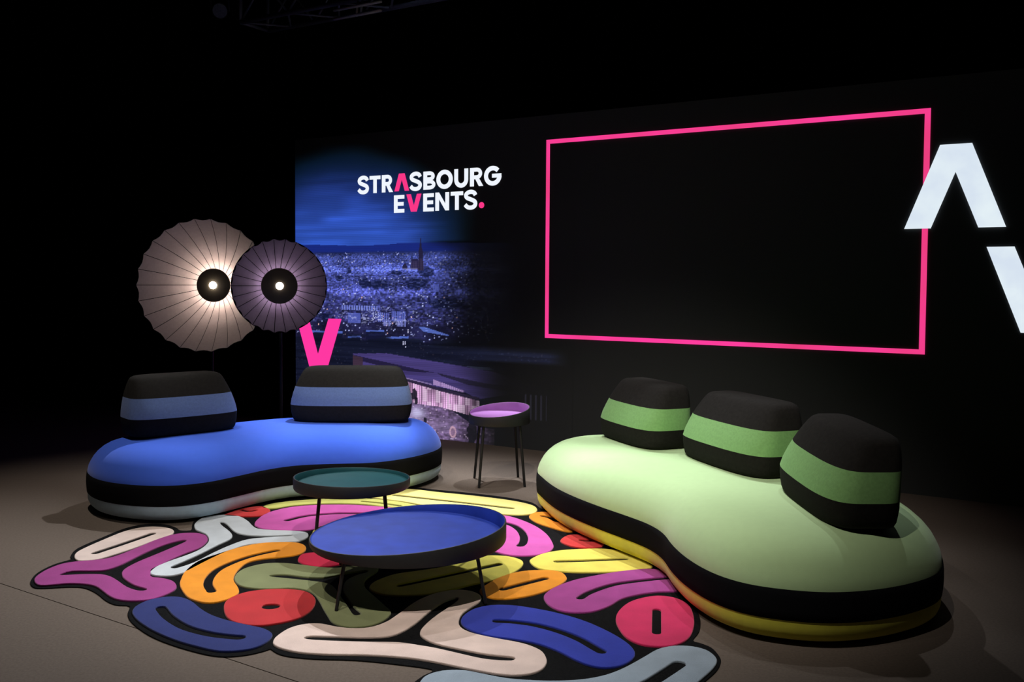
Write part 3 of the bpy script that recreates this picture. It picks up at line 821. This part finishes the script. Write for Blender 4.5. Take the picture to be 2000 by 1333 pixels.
 ('red oval','red2',[(0.267,4.906),(0.285,4.969),(0.318,5.019),(0.368,5.031),(0.435,5.007),(0.485,4.911),(0.496,4.827),(0.435,4.783),(0.378,4.782),(0.324,4.807),(0.284,4.856)],None,([(0.384,4.922),(0.436,4.91)],0.018)),
 ('orange oval','orange',[(0.108,5.41),(0.125,5.474),(0.164,5.517),(0.229,5.519),(0.302,5.478),(0.359,5.355),(0.379,5.198),(0.363,5.103),(0.312,5.095),(0.245,5.157),(0.167,5.251),(0.127,5.329)],None,([(0.191,5.425),(0.229,5.393),(0.272,5.304)],0.018)),
 ('fuchsia arch','fuchsia',[(-1.459,5.195),(-1.474,5.293),(-1.455,5.459),(-1.359,5.592),(-1.207,5.654),(-1.032,5.668),(-0.896,5.648),(-0.667,5.587),(-0.442,5.527),(-0.245,5.489),(-0.061,5.442),(0.035,5.37),(0.136,5.214),(0.201,5.03),(0.227,4.84),(0.219,4.758),(0.188,4.694),(0.123,4.646),(0.049,4.635),(-0.024,4.659),(-0.089,4.726),(-0.13,4.849),(-0.202,4.967),(-0.355,5.06),(-0.56,5.114),(-0.764,5.136),(-0.915,5.132),(-1.071,5.11),(-1.165,5.082),(-1.286,5.086),(-1.383,5.11),(-1.436,5.158)],None,([(-1.297,5.293),(-1.214,5.389),(-1.078,5.447),(-0.931,5.463),(-0.755,5.434),(-0.538,5.397),(-0.323,5.353),(-0.111,5.294),(-0.007,5.238),(0.049,5.128),(0.072,4.991),(0.067,4.87),(0.051,4.813)],0.022)),
 ('lemon pill','lemon',[(-0.941,5.973),(-0.866,6.063),(-0.752,6.103),(-0.644,6.095),(-0.482,6.021),(-0.242,5.927),(-0.009,5.811),(0.126,5.697),(0.162,5.586),(0.138,5.49),(0.067,5.45),(-0.029,5.46),(-0.225,5.519),(-0.392,5.581),(-0.531,5.667),(-0.664,5.756),(-0.81,5.828),(-0.91,5.884)],None,([(-0.754,5.928),(-0.465,5.809),(-0.233,5.711),(0.008,5.604)],0.020)),
 ('lime pill','lime',[(-1.526,5.601),(-1.483,5.688),(-1.366,5.761),(-1.207,5.813),(-1.04,5.837),(-0.901,5.826),(-0.745,5.773),(-0.624,5.701),(-0.562,5.643),(-0.614,5.611),(-0.724,5.608),(-0.842,5.659),(-0.924,5.689),(-1.039,5.704),(-1.215,5.69),(-1.359,5.636),(-1.432,5.576),(-1.495,5.566)],None,([(-0.936,5.758),(-0.816,5.715),(-0.685,5.649)],0.014)),
 ('scarlet oval','red2',[(-1.697,5.399),(-1.677,5.471),(-1.646,5.55),(-1.594,5.596),(-1.533,5.615),(-1.473,5.554),(-1.449,5.498),(-1.457,5.413),(-1.511,5.379),(-1.584,5.377),(-1.647,5.375)],None,([(-1.628,5.524),(-1.575,5.491),(-1.544,5.518)],0.016)),
 ('small yellow pill','yellow',[(-1.099,5.054),(-1.082,5.158),(-1.01,5.21),(-0.906,5.197),(-0.854,5.134),(-0.862,5.059),(-0.933,5.011),(-1.028,4.994),(-1.075,5.008)],None,None),
 ('crimson oval','crimson',[(-1.058,4.532),(-1.067,4.591),(-1.057,4.646),(-0.998,4.669),(-0.903,4.655),(-0.828,4.596),(-0.821,4.507),(-0.865,4.457),(-0.931,4.439),(-0.988,4.461),(-1.031,4.494)],None,None),
 ('mustard pill','yellow',[(-0.236,4.519),(-0.186,4.6),(-0.115,4.635),(-0.024,4.628),(0.04,4.584),(0.064,4.525),(0.048,4.439),(-0.005,4.342),(-0.088,4.248),(-0.169,4.196),(-0.248,4.133),(-0.364,4.059),(-0.497,4.037),(-0.579,4.055),(-0.631,4.108),(-0.644,4.162),(-0.622,4.238),(-0.55,4.331),(-0.437,4.388),(-0.329,4.446)],None,([(-0.505,4.17),(-0.382,4.256),(-0.22,4.373),(-0.058,4.491)],0.020)),
 ('orange bean','orange',[(-0.139,4.109),(-0.12,4.17),(-0.048,4.299),(0.046,4.382),(0.15,4.406),(0.236,4.386),(0.266,4.306),(0.254,4.24),(0.199,4.152),(0.115,4.066),(0.019,4.013),(-0.06,4.004),(-0.116,4.038)],None,([(-0.034,4.128),(0.061,4.204),(0.163,4.283)],0.020)),
]

RC = {'cream': (228, 206, 196), 'magenta': (160, 62, 134), 'white': (200, 206, 212), 'orange': (238, 150, 36), 'olive': (126, 132, 92), 'red': (186, 42, 48),
      'navy': (36, 47, 110), 'blush': (226, 202, 192), 'blue': (44, 58, 168), 'pink': (222, 50, 104), 'steel': (160, 174, 188), 'magenta2': (168, 68, 146),
      'yellow': (238, 222, 100), 'red2': (206, 52, 52), 'fuchsia': (206, 88, 172), 'lemon': (246, 232, 140), 'lime': (196, 196, 104), 'crimson': (206, 30, 74)}
rug = empty('rug', (-.6, 4.6, 0))
tag(rug, 'large free-form rug of colourful rounded shapes on black under the tables', 'rug')
M_RUGB = mat('black_pile', (26, 26, 27), 1.0, 0.25, 120, 0.6, 500, 0.02)
off = np.array([-.6, 4.6])
bl = ccw(resample(closed_spline(RUG_BASE, 3), 0.02)) - off
slab(MB(), bl, [], 0.0005, 0.005, 0.002).build('backing', M_RUGB, rug)
for nm, colr, out, slot, stroke in RUG_SHAPES:
    m = mat('pile_' + colr, RC[colr], 1.0, 0.09, 9, 0.55, 420, 0.02, 0.25)
    o = ccw(resample(closed_spline(out, 4), 0.018)) - off
    holes = []
    if slot: holes.append(ccw(resample(closed_spline(slot, 3), 0.012)) - off)
    if stroke: holes.append(resample(ribbon(open_spline(stroke[0], 5), stroke[1]), 0.012) - off)
    p = slab(MB(), o, holes, 0.0045, 0.013, 0.004).build('pile_shape', m, rug)
    p['label'] = nm + ' of raised pile'

# ------------------------------------------------------------------ floor lamps
M_SHADE = mat('mauve_grey_shade', (150, 138, 142), 0.8, 0.05, 40, 0.1, 300, 0.2)
M_SHADED = mat('charcoal_shade', (74, 66, 78), 0.8, 0.05, 40, 0.1, 300, 0.2)
M_BACKC = mat('black_shade_lining', (14, 14, 15), 0.9, 0.1, 40, 0.0, 1, 0.1)
M_DISC = mat('dark_bronze', (66, 60, 48), 0.45, 0.1, 20, 0.0, 1, 0.4)
M_BULB = glow('lit_bulb', (255, 240, 228), 32.0)
M_BULB2 = glow('lit_bulb_soft', (255, 240, 236), 7.0)


def lamp(center, rz, R_, depth, curl, shade_m, bulb_m, light_w, light_c, pole_xy, label, disc_r=.138, n=26):
    """shallow concave pleated shade on a pole; local -Y is the way the lamp faces"""
    root = empty('floor_lamp', (pole_xy[0], pole_xy[1], 0))
    tag(root, label, 'lamp', 'pleated disc floor lamps')
    rel = Vector(center) - Vector((pole_xy[0], pole_xy[1], 0))
    prof = MB()
    prof.lathe([(.17, 0.001), (.17, .012), (.16, .018), (.02, .022)], 40).build('base', M_STEEL, root)
    MB().tube((0, 0, .015), (0, 0, rel.z), .012, n=14).build('pole', M_STEEL, root, True)
    Rm = Matrix.Rotation(rz, 3, 'Z')
    T = lambda p: rel + Rm @ Vector(p)
    MB().tube((0, 0, rel.z - .02), T((0, .03, -.02)), .014, n=14).build('arm', M_STEEL, root, True)

    def yy(r):                     # distance in front of the hub plane, growing to the rim
        u_ = r / R_
        return -depth * ((1 - curl) * u_ + curl * u_ * u_)
    rs = [.05 * R_, .2 * R_, .35 * R_, .5 * R_, .67 * R_, .84 * R_, R_]
    hub_n = n * 2
    rings = []
    for r in rs:
        rings.append([T((r * math.cos(2 * PI * k / hub_n), yy(r) + .022, r * math.sin(2 * PI * k / hub_n))) for k in range(hub_n)])
    shade = MB().rings(rings, True, False).build('shade', M_BACKC, root)
    gap = .0045
    for k in range(n):
        a0, a1 = 2 * PI * k / n, 2 * PI * (k + 1) / n
        vs, fs = [], []
        for thick in (0, .004):
            for i, r in enumerate(rs):
                for j in range(5):
                    f = j / 4
                    e_ = gap / max(r, .03) * .5
                    an = a0 + e_ + (a1 - a0 - 2 * e_) * f
                    sag = .010 * (r / R_) * math.sin(PI * f)
                    rr = r - (.014 * math.sin(PI * f) if i == len(rs) - 1 else 0)
                    vs.append(T((rr * math.cos(an), yy(r) + sag + thick, rr * math.sin(an))))
        m_ = len(rs) * 5
        for i in range(len(rs) - 1):
            for j in range(4):
                q = (i * 5 + j, i * 5 + j + 1, (i + 1) * 5 + j + 1, (i + 1) * 5 + j)
                fs += [q, tuple(v + m_ for v in q[::-1])]
        nfront = len(vs)
        vs = vs + list(vs)          # own corners for the thin edges, so the cloth face keeps its shading
        i = (len(rs) - 1) * 5 + nfront
        fs += [(i + j, i + j + 1, i + j + 1 + m_, i + j + m_) for j in range(4)]
        for j in (0, 4):
            fs += [(i * 5 + j + nfront, (i + 1) * 5 + j + nfront, (i + 1) * 5 + j + m_ + nfront, i * 5 + j + m_ + nfront) for i in range(len(rs) - 1)]
        mesh_obj('shade_panel', vs, fs, shade_m, shade, True)
    # dark disc in front of the light, bulb in its middle
    yd = -.145
    ring_d = lambda r, y: [T((r * math.cos(2 * PI * k / 48), y, r * math.sin(2 * PI * k / 48))) for k in range(48)]
    disc = MB().rings([ring_d(disc_r - .004, yd + .012), ring_d(disc_r, yd + .008), ring_d(disc_r, yd), ring_d(disc_r - .004, yd - .004), ring_d(.042, yd - .010)], True, True).build('disc', M_DISC, root)
    vs, fs = [], []
    mbb = MB()
    prof_r = [[T((.030 * math.sin(t) * math.cos(2 * PI * k / 20), yd - .012 - .030 * math.cos(t), .030 * math.sin(t) * math.sin(2 * PI * k / 20))) for k in range(20)] for t in (1.75, 1.4, 1.0, .6, .25, .05)]
    mbb.rings(prof_r).build('bulb', bulb_m, root, True)
    for k in range(10):
        ld = bpy.data.lights.new('lamp_glow', 'POINT')
        ld.energy = light_w / 10
        ld.color = light_c
        ld.shadow_soft_size = .012
        lo_ = bpy.data.objects.new('lamp_glow', ld)
        COL.objects.link(lo_)
        lo_.parent = root
        lo_.location = T((.112 * math.cos(2 * PI * k / 10), yd + .045, .112 * math.sin(2 * PI * k / 10)))
    return root


lamp((-2.455, 7.72, 1.352), math.radians(0), .53, .40, .85, M_SHADE, M_BULB, 5.5, (1.0, .84, .66), (-2.56, 7.86), 'larger floor lamp, pale grey pleated shade with a warm glow')
lamp((-1.845, 7.25, 1.354), math.radians(20), .362, .18, .35, M_SHADED, M_BULB2, 3.2, (1.0, .78, .95), (-1.86, 7.40), 'smaller floor lamp with charcoal pleated shade, overlapping the larger one', .138)

# ------------------------------------------------------------------ overhead rig
def wp(s, z, offv):
    n_ = Vector((-0.51781, -0.85549, 0))
    p = P0 + U * s + n_ * offv
    return Vector((p.x, p.y, z))


tr = empty('lighting_truss', wp(-2.94, 3.785, .5))
tag(tr, 'dark metal lattice truss above the video wall', 'truss')
o0 = Vector(tr.location)
S0, S1, TW = -2.94, 4.5, .34
for offv, zz in ((.5, 3.785), (.5 - TW, 3.785), (.5, 3.785 + TW), (.5 - TW, 3.785 + TW)):
    MB().tube(wp(S0, zz, offv) - o0, wp(S1, zz, offv) - o0, .022, n=10).build('chord', M_ALU, tr, True)
k = 0
s_ = S0
while s_ < S1 - .3:
    za, zb_ = (3.785, 3.785 + TW) if k % 2 == 0 else (3.785 + TW, 3.785)
    for offv in (.5, .5 - TW):
        MB().tube(wp(s_, za, offv) - o0, wp(s_ + .3, zb_, offv) - o0, .010, n=8).build('brace', M_ALU, tr, True)
    oa, ob = (.5, .5 - TW) if k % 2 == 0 else (.5 - TW, .5)
    MB().tube(wp(s_, 3.785, oa) - o0, wp(s_ + .3, 3.785, ob) - o0, .010, n=8).build('brace', M_ALU, tr, True)
    s_ += .3
    k += 1
for offv in (.5, .5 - TW):
    MB().tube(wp(S0, 3.785, offv) - o0, wp(S0, 3.785 + TW, offv) - o0, .016, n=8).build('end_strut', M_ALU, tr, True)
MB().tube(wp(S0, 3.785, .5) - o0, wp(S0, 3.785, .5 - TW) - o0, .016, n=8).build('end_strut', M_ALU, tr, True)

pl_ = wp(-3.22, 3.93, .5)
pr = empty('stage_light', pl_)
tag(pr, 'round stage light beside the end of the truss', 'stage light')
M_LENS = mat('stage_lens', (96, 104, 128), 0.25, 0.2, 60, 0.0, 1, 0.6)
aim = (Vector((0, 0, 1.4)) - pl_).normalized()
can = MB().tube(-aim * .16, aim * .02, .058, .074, 28).build('housing', M_STEEL, pr, True)
MB().tube(aim * .018, aim * .028, .066, .066, 28).build('lens', M_LENS, pr)
for sgn in (-1, 1):
    sd3 = Vector((aim.y, -aim.x, 0)).normalized() * sgn * .085
    MB().tube(sd3 - aim * .05, sd3 * .9 + Vector((0, 0, .17)), .008, n=8).build('yoke_arm', M_STEEL, pr, True)
sd3 = Vector((aim.y, -aim.x, 0)).normalized() * .08
MB().tube(sd3 + Vector((0, 0, .17)), -sd3 + Vector((0, 0, .17)), .008, n=8).build('yoke_bar', M_STEEL, pr, True)
MB().tube((0, 0, .17), (0, 0, 2.2), .012, n=8).build('hanging_pole', M_STEEL, pr, True)

bt = empty('light_bar', wp(-1.5, 3.64, .52))
tag(bt, 'pair of grey metal bars hung under the truss', 'light bar')
o1 = Vector(bt.location)
M_BAR = mat('grey_bar', (150, 150, 150), 0.5, 0.1, 30, 0.0, 1, 0.5)
for zz in (3.714, 3.641):
    MB().tube(wp(-1.76, zz, .54) - o1, wp(-1.24, zz, .54) - o1, .012, n=10).build('bar', M_BAR, bt, True)
for s3 in (-1.51, -1.46):
    MB().tube(wp(s3, 3.63, .54) - o1, wp(s3, 3.762, .52) - o1, .010, n=8).build('clamp', M_BAR, bt, True)
